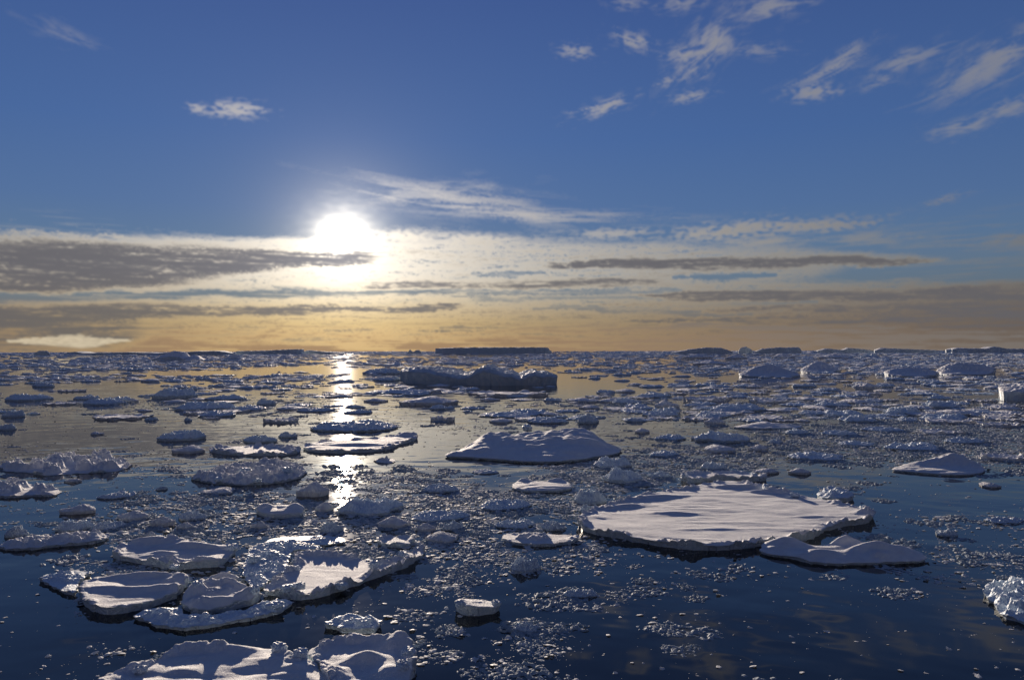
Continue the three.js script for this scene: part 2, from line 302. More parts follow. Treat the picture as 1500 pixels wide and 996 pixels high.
const snowRelief = (x, z, k) => { const p = sst(-.5, .5, n2(x * .13 + k * 2, z * .19)); return .75 * n2(x * .2 + k, z * .5 + .45 * n2b(x * .25, z * .3)) + (.14 + .3 * p) * n2b(x * .5 + .4 * n2(x * .3, z * .8), z * 1.25 + k) + .12 * p * n2(x * 1.2, z * 2.9 - k) + .025 * n2b(x * 4, z * 7); };

const LANDMARKS = [                                                  // what the small pieces are told apart by: words of a label, short name
  ['wide flat snow-covered', 'the wide flat floe'], ['long sculpted lump', 'the sculpted ice lump'], ['large smooth dome', 'the large smooth dome'], ['blocky grey iceberg', 'the blocky iceberg'], ['tall drift ridge', 'the drift-ridge plate'], ['rippled snow plate', 'the rippled plate'], ['flat wedge-shaped', 'the wedge-shaped plate'],
  ['broad snow floe', 'the broad drifted floe'], ['tilted sunlit top', 'the square sunlit block'], ['small wavy snow floe', 'the two-humped wavy floe'], ['coarse heap', 'the coarse rubble heap'], ['low snow dome', 'the low snow dome'], ['shallow snow mound', 'the shallow snow mound'], ['flat floe with lumpy ends', 'the lumpy-ended floe'], ['knobbly cube', 'the knobbly ice cube'],
  ['large hummocked floe', 'the large hummocked floe'], ['half-sunk crusted', 'the half-sunk crusted floe'], ['wide bank', 'the bank of broken ice'], ['hollowed ice lump', 'the hollowed ice lump'], ['long low bank', 'the bank of ice bits'], ['long narrow slab', 'the long narrow slab'], ['collar of rubble', 'the rubble-collared pan'], ['pair of thin', 'the sunlit shelves'], ['small spiked lump', 'the spiked ice lump'],
  ['broad snowy ice dome', 'the broad far dome'], ['smaller pointed', 'the pointed far dome'], ['long low whaleback', 'the low whaleback'], ['larger rounded whaleback', 'the notched whaleback'], ['chunky blue-white', 'the chunky berg fragment'],
], marks = [];
const placed = [];                                                    // outlines of everything that floats, so that nothing is set into anything else
// A thing traced from the photograph. pts: the outline in pixels (front edge at the water line, back edge as the top shows).
function tracedIce(name, label, pts, o) {
  const h = o.h, y0 = Math.min(...pts.map((p) => p[1])), y1 = Math.max(...pts.map((p) => p[1]));
  const seed = o.seed ?? pts[0][0] * .37 + pts[0][1] * .11;
  const world = pts.map(([x, y]) => onPlane(x, y, o.flatTrace ? 0 : (o.back ?? h) * (y1 - y) / (y1 - y0)));
  let poly = smoothOutline(world, o.jag ?? .16, seed, o.step ?? .25);
  let cx = 0, cz = 0; for (const [x, z] of poly) { cx += x / poly.length; cz += z / poly.length; }
  placed.push(poly);
  const bumps = (o.bumps ?? []).map(([px, py, rx, rz, bh, rot = 0]) => { const [x, z] = onPlane(px, py, o.flatTrace ? 0 : h); return [x, z, rx, rz, bh, Math.cos(rot), Math.sin(rot)]; });
  const rim = o.rim ?? 0, rimW = o.rimWidth ?? .9, lump = o.lump ?? .55, dune = o.dune ?? .05, dome = o.dome ?? 0, rough = o.rough ?? 0;
  const sil = o.silhouette && o.silhouette.map(([px, v]) => [onPlane(px, o.silhouetteBase)[0], v]);
  const rampSil = o.rampSil && o.rampSil.map(([px, v]) => [onPlane(px, 640, 2)[0], v]);
  const zMax = Math.max(...poly.map((p) => p[1])), zMin = Math.min(...poly.map((p) => p[1]));
  const f = (x, z, d) => {
    let y = h * (dome ? (1 - dome) + dome * (1 - Math.exp(-d / (o.domeWidth ?? 2))) : 1);
    if (sil) y = curve(sil, x)[0] * (o.wall ?? .55) + curve(sil, x)[0] * (1 - (o.wall ?? .55)) * sst(0, o.domeWidth, d);
    if (o.ramp) y += o.ramp * (rampSil ? curve(rampSil, x)[0] + .12 * n2(x * .5, z * .5) : 1) * sst(o.rampFrom ?? 0, 1, (zMax - z) / (zMax - zMin)) * sst(0, o.rampEdge ?? 2.5, d);
    y += dune * snowRelief(x * (o.duneScale ?? 1), z * (o.duneScale ?? 1), seed) * sst(0, .6, d);
    for (const [bx, bz, rx, rz, bh, c, s] of bumps) { const dx = x - bx, dz = z - bz, u = (dx * c + dz * s) / rx, v = (dz * c - dx * s) / rz, q = u * u + v * v; if (q < 6) y += bh * Math.exp(-q * (1 + .25 * n2b(x, z))); }
    if (rim) { const m = sst(rimW, 0, d + .5 * rimW * n2(x * .5 + seed, z * .5)) * sst(-.55, .25, n2b(x * .28 + seed, z * .28) + (o.rimAll ?? 0)); y += rim * m * (lumps(x, z, lump, 3) * .8 + lumps(x, z, lump * .45, 17) * .4); }
    if (rough) { const m = (o.roughAll ? 1 : sst(-.3, .3, n2(x * .35 + seed, z * .35))) * lerp(.3, 1, sst(0, .9, d + .3 * n2b(x * 1.4, z * 1.4))); y += rough * .72 * m * (lumps(x, z, lump, 5) + .45 * lumps(x, z, lump * .42, 23) + .16 * lumps(x, z, lump * .2, 31)); }
    if (o.tilt) y += o.tilt[0] * (x - cx) + o.tilt[1] * (z - cz);
    y -= .1 * h * Math.exp(-d / .08);
    return Math.max(y, .04);
  };
  const shift = poly.map(([x, z]) => [x - cx, z - cz]);
  const g = iceGeometry(shift, o.cell ?? .11, (x, z, d) => f(x + cx, z + cz, d), { undercut: o.undercut ?? .12, depth: o.depth ?? .5 });
  const root = new THREE.Group(); root.name = numbered(name); root.position.set(cx, 0, cz);
  const t = new THREE.Mesh(g.top, o.topMat ?? M.snow), e = new THREE.Mesh(g.edge, o.edgeMat ?? M.edge);
  t.name = o.topName ?? 'snow_cover'; e.name = 'ice_edge';
  root.add(t, e);
  for (const [px, py, w, hh, dd, rot] of o.blocks ?? []) {            // separate blocks frozen onto it
    const gy = f(...onPlane(px, py, h), .5), [bx, bz] = onPlane(px, py, gy), b = new THREE.Mesh(blockShapes[Math.floor(hash(px, py, 3) * blockShapes.length)], M.rubble);
    b.name = 'ice_block'; b.position.set(bx - cx, gy + hh * .22, bz - cz); b.scale.set(w, hh, dd); b.rotation.set((hash(px, py, 1) - .5) * .5, rot ?? hash(px, py, 2) * 6, (hash(px, py, 4) - .5) * .5); root.add(b);
  }
  tag(root, label, o.category ?? (/berg/.test(name) ? 'iceberg' : /floe|pan/.test(name) ? 'ice floe' : 'ice chunk'), o.group);
  for (const [part, as] of LANDMARKS) if (label.includes(part)) marks.push([poly, as]);
  scene.add(shade(root));
  return root;
}
// rounded, broken pieces of ice
function pieceGeometry(seed, detail, boxy, flat) {
  const g = new THREE.IcosahedronGeometry(.5, detail), p = g.attributes.position, v = new THREE.Vector3();
  for (let i = 0; i < p.count; i++) {
    v.fromBufferAttribute(p, i).normalize();
    const m = Math.max(Math.abs(v.x), Math.abs(v.y), Math.abs(v.z)), r = .5 * lerp(1, 1 / (m * 1.25), boxy) * (1 + (detail < 2 ? .36 : .24) * n3(v.x * 1.5 + seed * 7, v.y * 1.5, v.z * 1.5) + .13 * n3(v.x * 3.6, v.y * 3.6 + seed * 3, v.z * 3.6) + .06 * n3(v.x * 8, v.y * 8, v.z * 8 + seed));
    p.setXYZ(i, v.x * r, v.y * r * flat, v.z * r);
  }
  const key = (i) => Math.round(p.getX(i) * 1e4) + ',' + Math.round(p.getY(i) * 1e4) + ',' + Math.round(p.getZ(i) * 1e4), at = new Map(), pos = [], idx = [];
  for (let i = 0; i < p.count; i++) { const k = key(i); if (!at.has(k)) { at.set(k, pos.length / 3); pos.push(p.getX(i), p.getY(i), p.getZ(i)); } idx.push(at.get(k)); }
  const out = new THREE.BufferGeometry(); out.setAttribute('position', new THREE.Float32BufferAttribute(pos, 3)); out.setAttribute('uv', new THREE.Float32BufferAttribute(pos.filter((_, i) => i % 3 !== 1), 2)); out.setIndex(idx); out.computeVertexNormals(); return out;
}
const blockShapes = [1, 2, 3, 4, 5].map((s) => pieceGeometry(s, 3, .55, .8));

// ------------------------------------------------------------------ the ice that stands out in the photograph
const flats = { rim: .16, rimWidth: .8 };
tracedIce('ice_floe', 'wide flat snow-covered floe with wind ripples, a sculpted ice lump lying against its front edge', [[846, 768], [868, 750], [905, 738], [960, 722], [1003, 716], [1045, 706], [1075, 704], [1110, 712], [1160, 724], [1200, 732], [1240, 741], [1277, 750], [1274, 764], [1245, 769], [1212, 778], [1192, 790], [1150, 796], [1100, 804], [1050, 808], [1000, 806], [950, 798], [905, 789], [866, 781]],
  { h: .36, dune: .055, duneScale: .6, rim: .3, rimWidth: .8, lump: .4, cell: .09, undercut: .25, bumps: [[960, 729, 2.4, .5, .22, -.25], [915, 742, 1.6, .5, .22, -.3], [872, 758, 1.0, .8, .12], [1090, 715, 2.4, .35, .32, .3], [1135, 722, 1.8, .35, .3, .3], [1265, 752, .6, .4, .3], [985, 752, 1.5, .4, .13], [1190, 757, 1.2, .3, .1], [1045, 775, 2, .35, .07], [1190, 786, 1.1, .6, .12]], blocks: [[1122, 716, .9, .7, .5], [1268, 748, .8, .6, .6], [1165, 727, .8, .5, .5]] });
tracedIce('ice_lump', 'long sculpted lump of smooth ice with a wavy crest, against the wide flat floe', [[1114, 806], [1120, 797], [1150, 794], [1195, 799], [1240, 797], [1290, 797], [1330, 803], [1358, 818], [1352, 824], [1310, 827], [1250, 829], [1195, 827], [1160, 818], [1130, 812]],
  { h: .42, back: .3, dome: .55, domeWidth: .7, dune: .03, cell: .075, undercut: .2, topName: 'ice_top', topMat: M.snow, bumps: [[1150, 796, 1.2, .6, .5], [1238, 794, .9, .5, .62], [1275, 806, 1.1, .5, .45], [1200, 810, 1.1, .5, .3], [1310, 806, 1.2, .7, .28], [1225, 803, 1.0, .25, -.2], [1290, 812, .5, .3, .25]] });
tracedIce('domed_floe', 'large smooth dome of snow-covered ice, its shadowed face mirrored in still water', [[653, 660], [668, 648], [692, 634], [735, 628], [790, 624], [840, 622], [885, 627], [909, 640], [902, 653], [868, 664], [842, 673], [800, 679], [765, 677], [720, 669], [685, 664]],
  { h: .65, back: 2.4, ramp: 1.85, rampEdge: 2.6, rampSil: [[653, .25], [680, .75], [715, 1], [750, .9], [770, .78], [800, .82], [840, 1], [865, .85], [885, .6], [909, .35]], dome: .6, domeWidth: 1.5, dune: .2, duneScale: .8, duneScale: .45, cell: .16, jag: .3, undercut: .3, depth: .8, bumps: [[705, 645, 2.4, 2.2, .55], [835, 640, 2.2, 2, .3], [800, 655, 2.2, 1.4, .3], [815, 645, 2, .7, -.4], [765, 648, 2.2, .6, -.25], [860, 655, 1.6, 1, .25], [770, 634, 2.5, 1.2, -.3], [740, 655, 2, 1, .25]], blocks: [[772, 630, 1.6, 1.3, 1.2], [742, 629, .8, .6, .7]] });
tracedIce('iceberg', 'blocky grey iceberg with a flat tower, a central peak and jagged notches', [[594, 561], [596, 556], [640, 555], [720, 555], [790, 556], [808, 558], [807, 564], [760, 565], [690, 565], [620, 563]],
  { h: 4, flatTrace: true, silhouette: [[592, 5.2], [600, 5.6], [632, 5.4], [646, 4.4], [660, 4.0], [676, 3.0], [690, 3.3], [703, 5.4], [712, 6.4], [722, 5.6], [738, 4.2], [752, 3.7], [760, 2.4], [775, 4.0], [782, 4.5], [792, 3.6], [800, 4.1], [808, 3.4]], silhouetteBase: 561, wall: .82, domeWidth: 3, dune: .25, duneScale: .3, rough: .55, lump: 2.2, cell: .4, jag: .5, step: 1, undercut: .5, depth: 2, topMat: M.berg, edgeMat: M.berg, topName: 'ice_top' });
// the cluster of plates held together by rubble
tracedIce('ice_floe', 'snow-covered plate with a tall drift ridge casting a broad shadow, behind the rippled plate', [[164, 816], [180, 801], [222, 792], [260, 795], [310, 799], [346, 803], [336, 818], [318, 830], [285, 833], [262, 836], [225, 830], [190, 822]],
  { h: .3, dune: .07, rim: .3, rimWidth: .9, cell: .08, bumps: [[225, 796, 1.9, .45, .42, .1], [285, 802, 1.9, .4, .3, .08], [232, 812, 1, .4, .2], [300, 822, 1.2, .4, .2], [250, 822, .9, .35, .18]], blocks: [[340, 806, .7, .6, .6], [255, 832, .6, .3, .5]] });
tracedIce('ice_floe', 'rippled snow plate with a rounded end, in front of the plate with the drift ridge', [[116, 868], [121, 855], [150, 845], [195, 842], [245, 843], [272, 848], [268, 862], [250, 876], [222, 888], [190, 897], [155, 901], [128, 893], [119, 880]],
  { h: .36, dune: .095, rim: .12, rimWidth: .5, cell: .07, bumps: [[225, 843, 1.9, .3, .22], [240, 862, 1.6, .35, .2, -.1], [262, 848, .6, .5, .22], [160, 862, 1.6, .3, .1]] });
tracedIce('ice_lump', 'lumpy heap of snowy ice joined to the side of the rippled plate', [[264, 886], [274, 868], [282, 855], [320, 852], [352, 858], [375, 866], [382, 876], [362, 886], [338, 894], [300, 900], [272, 897]],
  { h: .34, dune: .07, rough: .3, lump: .9, cell: .065, dome: .3, domeWidth: .5, bumps: [[285, 868, .6, .5, .42], [335, 858, 1.1, .4, .35], [315, 882, 1.1, .4, .3], [365, 872, .5, .4, .35]], blocks: [[372, 868, .6, .6, .5], [288, 862, .6, .6, .5]] });
tracedIce('rubble_floe', 'crumbly apron of broken ice along the front of the rippled plate', [[196, 902], [230, 893], [262, 893], [275, 902], [330, 902], [365, 893], [395, 880], [428, 884], [410, 896], [372, 908], [320, 918], [270, 925], [225, 918]],
  { h: .1, rough: .34, roughAll: true, lump: .55, cell: .06, dune: .03, topMat: M.rubble, topName: 'rubble', blocks: [[402, 889, .9, .35, .6]] });
tracedIce('rubble_floe', 'small rough floe with a snow patch, at the end of the rippled plate', [[60, 849], [72, 842], [100, 836], [130, 838], [122, 848], [112, 858], [108, 874], [88, 868], [70, 858]],
  { h: .16, rough: .28, lump: .5, cell: .06, dune: .06, topMat: M.rubble, topName: 'rubble' });
tracedIce('ice_floe', 'flat wedge-shaped snow plate with a crumbly border, beside the rubble field', [[424, 838], [430, 820], [436, 812], [470, 811], [520, 819], [556, 828], [600, 812], [615, 800], [622, 806], [596, 828], [560, 842], [520, 858], [480, 872], [440, 880], [405, 876], [385, 868], [400, 856]],
  { h: .22, dune: .02, rim: .34, rimWidth: .75, rimAll: .3, lump: .4, cell: .07, blocks: [[547, 829, .7, .5, .5], [430, 836, .7, .5, .6], [438, 862, .8, .5, .6], [500, 862, .7, .5, .5], [590, 815, .7, .5, .5], [420, 866, .8, .5, .7]] });
tracedIce('rubble_floe', 'field of jumbled ice rubble between the drift-ridge plate and the wedge-shaped plate', [[356, 842], [362, 815], [372, 800], [400, 795], [440, 797], [470, 804], [432, 808], [424, 820], [420, 836], [396, 852], [380, 864], [362, 858]],
  { h: .08, rough: .3, roughAll: true, lump: .5, cell: .065, dune: .03, topMat: M.rubble, topName: 'rubble', blocks: [[372, 822, .9, .5, .7], [400, 815, .8, .5, .6]] });
tracedIce('ice_block', 'rounded square block of ice in the rubble beside the rippled plate', [[306, 852], [309, 842], [325, 838], [344, 839], [350, 848], [344, 855], [322, 857]], { h: .5, dome: .35, domeWidth: .4, dune: .03, cell: .05, jag: .07, bumps: [[328, 840, .5, .3, .14]] });
tracedIce('ice_floe', 'little flat sunlit plate at the tip of the wedge-shaped plate', [[554, 796], [560, 788], [590, 786], [606, 790], [600, 799], [580, 803], [562, 802]], { h: .2, dune: .02, rim: .2, rimWidth: .5, cell: .08 });
tracedIce('slush_pan', 'low slushy pan with smeared snow, behind the wedge-shaped plate', [[388, 798], [400, 789], [450, 785], [500, 788], [505, 795], [470, 800], [430, 797]], { h: .1, rough: .16, lump: .45, dune: .02, cell: .085, topMat: M.rubble });
tracedIce('ice_floe', 'broad snow floe with soft drifts and a crumbly near rim, beside the steep snow hummock', [[150, 1000], [185, 985], [225, 970], [262, 952], [330, 948], [385, 950], [430, 958], [458, 975], [485, 1005], [470, 1060], [380, 1085], [250, 1080], [140, 1040]],
  { h: .42, dune: .075, rim: .2, rimWidth: .7, cell: .065, bumps: [[300, 952, 1.2, .3, .2], [345, 955, .9, .35, .16], [400, 968, 1, .4, .12], [260, 985, .6, .3, .12], [430, 980, .5, .4, .16]], blocks: [[408, 953, .6, .5, .5], [440, 962, .6, .5, .5], [205, 984, .5, .35, .4]] });
tracedIce('ice_floe', 'steep snow hummock floe with a shadowed slope, beside the broad drifted floe', [[452, 957], [470, 946], [505, 937], [545, 935], [585, 937], [605, 948], [608, 968], [600, 1010], [575, 1060], [520, 1070], [488, 1020], [470, 985], [458, 968]],
  { h: .5, dune: .05, rim: .25, rimWidth: .6, cell: .06, bumps: [[540, 968, .9, .45, .38, .2], [582, 945, .7, .6, .35], [520, 940, 1.2, .3, .16], [500, 985, .5, .6, .12], [570, 985, .6, .5, .25]], blocks: [[596, 960, .6, .5, .5], [590, 980, .5, .5, .5]] });
tracedIce('ice_block', 'small square block with a tilted sunlit top, alone in dark water', [[667, 893], [672, 881], [690, 875], [720, 876], [733, 886], [728, 896], [700, 903], [680, 902]], { h: .36, dune: .015, rough: .07, lump: .3, cell: .045, jag: .1, tilt: [-.1, .13], bumps: [[675, 886, .25, .4, .12]], blocks: [[674, 888, .45, .4, .4], [727, 886, .35, .35, .5]] });
tracedIce('ice_block', 'double knob of lumpy ice floating close behind the broad drifted floe', [[477, 915], [490, 905], [515, 901], [545, 903], [556, 912], [552, 925], [525, 930], [500, 928], [485, 920]], { h: .25, rough: .4, roughAll: true, lump: .75, cell: .05, dome: .3, domeWidth: .3, topMat: M.rubble, topName: 'rubble' });
tracedIce('ice_floe', 'small wavy snow floe with two humps, in the lee of the large smooth dome', [[752, 716], [756, 706], [775, 703], [800, 705], [822, 702], [838, 710], [832, 718], [800, 722], [770, 721]], { h: .35, dome: .4, domeWidth: .5, dune: .05, cell: .09, bumps: [[766, 704, .7, .5, .32], [812, 703, 1, .5, .35]] });
tracedIce('rubble_floe', 'coarse heap of bright ice rubble on very dark open water', [[1440, 868], [1450, 856], [1475, 852], [1520, 856], [1560, 875], [1555, 905], [1520, 920], [1490, 912], [1468, 902], [1455, 885]], { h: .16, rough: .6, roughAll: true, lump: .6, cell: .055, dome: .5, domeWidth: .6, topMat: M.rubble, topName: 'rubble' });
tracedIce('domed_floe', 'low snow dome with a long tail of flat ice, on dark open water', [[1308, 690], [1330, 684], [1365, 680], [1410, 680], [1438, 686], [1442, 693], [1420, 697], [1385, 697], [1345, 694]], { h: .35, flatTrace: true, dome: .5, domeWidth: .8, dune: .07, cell: .1, bumps: [[1396, 684, 2.0, 1.3, 1.1], [1358, 686, 2, 1, .45]] });
tracedIce('ice_floe', 'shallow snow mound floe in open water behind the wide flat floe', [[1076, 624], [1090, 617], [1120, 614], [1150, 617], [1176, 622], [1165, 628], [1125, 629], [1095, 628]], { h: .4, back: 1, ramp: .35, dome: .5, domeWidth: 1.2, dune: .08, cell: .15, bumps: [[1115, 619, 2.5, 1.8, .5]] });
tracedIce('ice_floe', 'flat floe with lumpy ends touching the back of the wide flat floe', [[997, 702], [1008, 695], [1040, 692], [1080, 692], [1115, 697], [1122, 704], [1090, 704], [1050, 703], [1015, 708]], { h: .28, dune: .04, rim: .35, rimWidth: .9, cell: .1, blocks: [[1003, 700, 1, .7, .7], [1105, 698, .9, .6, .7]] });
tracedIce('ice_block', 'knobbly cube of ice standing at the far corner of the wide flat floe', [[1199, 728], [1202, 719], [1220, 716], [1242, 720], [1251, 728], [1240, 735], [1215, 737]], { h: .45, rough: .32, roughAll: true, lump: .8, cell: .07, dome: .3, domeWidth: .4, bumps: [[1215, 716, .6, .5, .4]], topMat: M.rubble, topName: 'ice_top' });
tracedIce('rubble_floe', 'large hummocked floe of crusted rubble with a flat tongue, on calm grey water', [[0, 684], [10, 678], [45, 680], [75, 670], [110, 667], [150, 668], [178, 674], [189, 684], [170, 690], [120, 694], [70, 697], [35, 692], [5, 690]], { h: .2, jag: .35, rough: .85, lump: .9, cell: .1, dome: .7, domeWidth: 1.3, rimAll: .3, topMat: M.snow, bumps: [[85, 675, 1.5, 1, .35], [140, 672, 1.5, 1, .35]], blocks: [[95, 680, 1.3, 1, 1], [140, 674, 1.2, .9, .9], [160, 680, 1.2, .8, .9]] });
tracedIce('rubble_floe', 'half-sunk crusted floe of bright rubble near the large hummocked floe', [[-40, 722], [-10, 708], [30, 706], [60, 714], [86, 718], [78, 726], [40, 728], [0, 730], [-30, 730]], { h: .18, jag: .3, rough: .65, lump: .8, cell: .1, dome: .7, domeWidth: 1 });
tracedIce('rubble_floe', 'wide bank of broken ice beside the glittering sun track', [[282, 700], [305, 694], [325, 687], [360, 684], [400, 682], [440, 686], [446, 694], [425, 704], [390, 710], [350, 711], [318, 710], [295, 706]], { h: .18, jag: .35, rough: .75, roughAll: true, lump: .8, cell: .09, dome: .7, domeWidth: 1.2, dune: .05, bumps: [[400, 686, 2, 1, .35]], blocks: [[360, 692, 1.2, .8, .9], [320, 705, 1, .6, .7], [420, 692, 1.2, .9, .9], [375, 706, 1.2, .5, .7]] });
tracedIce('ice_lump', 'hollowed ice lump with a bright scoop in its top, near the sun track', [[375, 748], [384, 740], [405, 737], [430, 738], [443, 746], [440, 756], [415, 760], [388, 758]], { h: .55, dune: .03, cell: .08, dome: .3, domeWidth: .5, bumps: [[388, 742, .7, .5, .3], [432, 742, .6, .7, .35], [410, 742, .6, .5, -.22]] });
tracedIce('rubble_floe', 'long low bank of ice bits at the edge of dark open water', [[0, 800], [25, 792], [70, 788], [110, 783], [150, 781], [158, 788], [130, 796], [90, 800], [45, 806], [5, 807]], { h: .16, rough: .42, roughAll: true, lump: .7, cell: .085, dome: .3, domeWidth: .5 });
tracedIce('ice_floe', 'long narrow slab of lumpy ice pointing at the wide flat floe', [[736, 790], [745, 783], [780, 781], [820, 783], [848, 788], [838, 796], [800, 801], [765, 800]], { h: .2, rough: .32, lump: .7, cell: .08, dune: .03 });
tracedIce('ice_floe', 'flat pan with a smooth lit top inside a collar of rubble, on calm bright water', [[306, 660], [330, 655], [370, 653], [410, 656], [440, 661], [420, 667], [370, 668], [330, 666]], { h: .16, dune: .02, rim: .5, rimWidth: 1.6, rimAll: .3, lump: .9, cell: .14 });
tracedIce('ice_floe', 'pair of thin sunlit shelves lying across the glittering sun track', [[444, 656], [470, 648], [520, 644], [565, 640], [600, 636], [612, 640], [588, 650], [560, 660], [510, 664], [465, 663]], { h: .3, dune: .05, rim: .25, rimWidth: 1.2, cell: .14, bumps: [[595, 638, 1.2, 1, .5], [520, 652, 4, .5, .25]] });
tracedIce('ice_lump', 'small spiked lump of ice beside the glittering sun track', [[547, 674], [558, 671], [570, 671], [579, 675], [572, 679], [556, 678]], { h: .1, jag: .07, dune: .03, rough: .2, lump: .5, cell: .06, dome: .5, domeWidth: .3, bumps: [[566, 674, .2, .2, .5], [557, 675, .5, .3, .25]] });
// far domes and blocks
for (const [label, pts, h, bumps] of [
  ['broad snowy ice dome in the far pack, sloping gently to one side', [[1083, 551.5], [1110, 550], [1150, 550], [1172, 551.5], [1160, 552.7], [1110, 552.7]], 1.3, [[1132, 551.2, 9, 7, 3.6], [1108, 551.4, 8, 5, 1.6]]],
  ['smaller pointed snow dome next to the broad snowy dome', [[1174, 545.8], [1195, 544.6], [1222, 544.6], [1230, 546], [1205, 547]], 1.3, [[1196, 545.7, 7, 7, 3.8], [1213, 545.9, 7, 6, 1.8]]],
  ['long low whaleback of ice in front of a larger whaleback', [[1297, 551], [1320, 549.8], [1350, 549.8], [1375, 551], [1360, 552.2], [1320, 552.4]], 1.5, [[1315, 551, 9, 6, 2.2], [1352, 550.9, 8, 6, 2.4]]],
  ['larger rounded whaleback of ice with a notch in its back', [[1373, 549], [1395, 547.6], [1430, 547.4], [1458, 549], [1440, 550.4], [1400, 550.6]], 1.8, [[1394, 549, 7, 7, 3], [1430, 548.9, 10, 7, 3.8]]],
]) tracedIce('domed_floe', label, pts, { h, flatTrace: true, dome: .6, domeWidth: 4, dune: .3, duneScale: .3, cell: .5, jag: .8, step: 1.2, undercut: .4, depth: 1.5, bumps });
tracedIce('iceberg_fragment', 'chunky blue-white berg fragment with a bright sawn face, standing out of the pack', [[1466, 583], [1470, 576], [1500, 574], [1530, 577], [1532, 585], [1500, 588], [1472, 587]], { h: 2.3, flatTrace: true, dune: .15, duneScale: .5, rough: .5, lump: 1.6, cell: .25, jag: .3, undercut: .3, depth: 1, bumps: [[1510, 578, 2, 2, .7]], category: 'iceberg' });
// bergs along the horizon: x from, x to, y of the base, heights along them in metres, depth
function farBerg(name, label, x0, x1, yBase, prof, depthRatio, group) {
  const d = EYE * FOCAL / (yBase - HORIZON), w = (x1 - x0) / FOCAL * d, dist = -d, cx = ((x0 + x1) / 2 - 750) / FOCAL * d, dz = w * depthRatio, R = rng(x0 + 5), pts = [];
  for (let k = 0; k < 16; k++) { const a = k / 16 * 6.2832, sq = 1 / Math.max(Math.abs(Math.cos(a)), Math.abs(Math.sin(a))), r = lerp(1, sq, .7) * (.94 + .1 * R()); pts.push([Math.cos(a) * r * w / 2, Math.sin(a) * r * dz / 2]); }
  const s = prof.map(([t, v]) => [(t - .5) * w, v * (name === 'low_iceberg' ? 1.25 : 1) * d / FOCAL]), cell = w / 70;
  const g = iceGeometry(smoothOutline(pts, w * .008, x0, w / 60), cell, (x, z, dd) => Math.max(.3, curve(s, x)[0] * (name === 'tabular_iceberg' ? 1 : yBase > 522 ? .45 + .55 * sst(0, dz * .35, dd) : .92 + .08 * sst(0, dz * .3, dd)) * (1 + .05 * n2(x / w * 9, z / w * 9) + .03 * n2b(x / w * 30, z / w * 30))), { undercut: 0, depth: 2 });
  const root = new THREE.Group(); root.name = numbered(name); root.position.set(cx, 0, dist - dz / 2);
  const t = new THREE.Mesh(g.top, M.snow), e = new THREE.Mesh(g.edge, M.berg); t.name = 'snow_cover'; e.name = 'ice_cliff'; root.add(t, e);
  tag(root, label, 'iceberg', group); scene.add(shade(root));
}
farBerg('tabular_iceberg', 'long flat-topped tabular iceberg on the horizon, squared at both ends', 635, 806, 518.6, [[0, 8], [.1, 9], [.35, 9.8], [.9, 9.6], [.99, 9], [1, 5]], .4);
farBerg('tabular_iceberg', 'wedge-shaped tabular iceberg on the horizon, taller and cliffed at one end', 340, 437, 518.8, [[0, 3.5], [.06, 5.2], [.5, 6], [.85, 7.6], [1, 7.8]], .4);
for (const [label, x0, x1, yb, prof] of [
  ['low rounded berg on the horizon tailing off from the wedge-shaped tabular iceberg', 437, 505, 518.6, [[0, 2], [.2, 5], [.5, 3.5], [1, 1.5]]],
  ['tiny twin-knob berg on the horizon between the two tabular icebergs', 597, 617, 518.4, [[0, 2], [.15, 5.5], [.4, 2], [.6, 4.6], [.85, 4.6], [1, 2]]],
  ['dark rounded hump of ice well before the horizon, beside a smaller hump', 218, 292, 527, [[0, 2], [.2, 7], [.4, 11], [.6, 9], [.66, 4], [.85, 6], [1, 2]]],
  ['smaller dark hump of ice beside the dark rounded hump', 324, 353, 527, [[0, 2], [.4, 5], [.6, 8], [1, 2]]],
  ['small flat-topped berg on the horizon, alone above the grey pack', 48, 72, 520, [[0, 3], [.3, 6], [.8, 6], [1, 2]]],
  ['long faint ridge of ice on the horizon beside the small flat-topped berg', 85, 330, 519, [[0, 2.5], [.1, 4.5], [.15, 2.5], [.4, 3.6], [.6, 2.5], [.8, 4.4], [.95, 5], [1, 2]]],
  ['ragged low berg on the horizon behind the pack', 985, 1075, 519.5, [[0, 2], [.3, 6], [.6, 8], [.8, 7.5], [1, 3]]],
  ['small cube berg standing in the row of low bergs on the horizon', 1082, 1104, 519, [[0, 3], [.2, 7], [.5, 8.5], [.8, 6], [1, 3]]],
  ['flat-topped low berg in the row on the horizon, beside the small cube berg', 1108, 1176, 519.2, [[0, 3], [.15, 6], [.5, 7.5], [.95, 7.5], [1, 3]]],
  ['twin-hump low berg in the row on the horizon', 1196, 1284, 518.8, [[0, 3], [.2, 6], [.45, 4], [.55, 6.6], [.8, 5], [1, 3]]],
  ['long gently stepped low berg in the row on the horizon', 1284, 1392, 519, [[0, 4], [.1, 6.5], [.5, 5], [.8, 4], [1, 2]]],
  ['low berg with a raised block in its middle, last of the row on the horizon', 1396, 1540, 519.4, [[0, 5], [.05, 6.8], [.35, 6], [.4, 8], [.48, 8], [.55, 6], [1, 5]]],
]) farBerg('low_iceberg', label, x0, x1, yb, prof, yb > 522 ? .5 : .16, 'low bergs along the horizon');

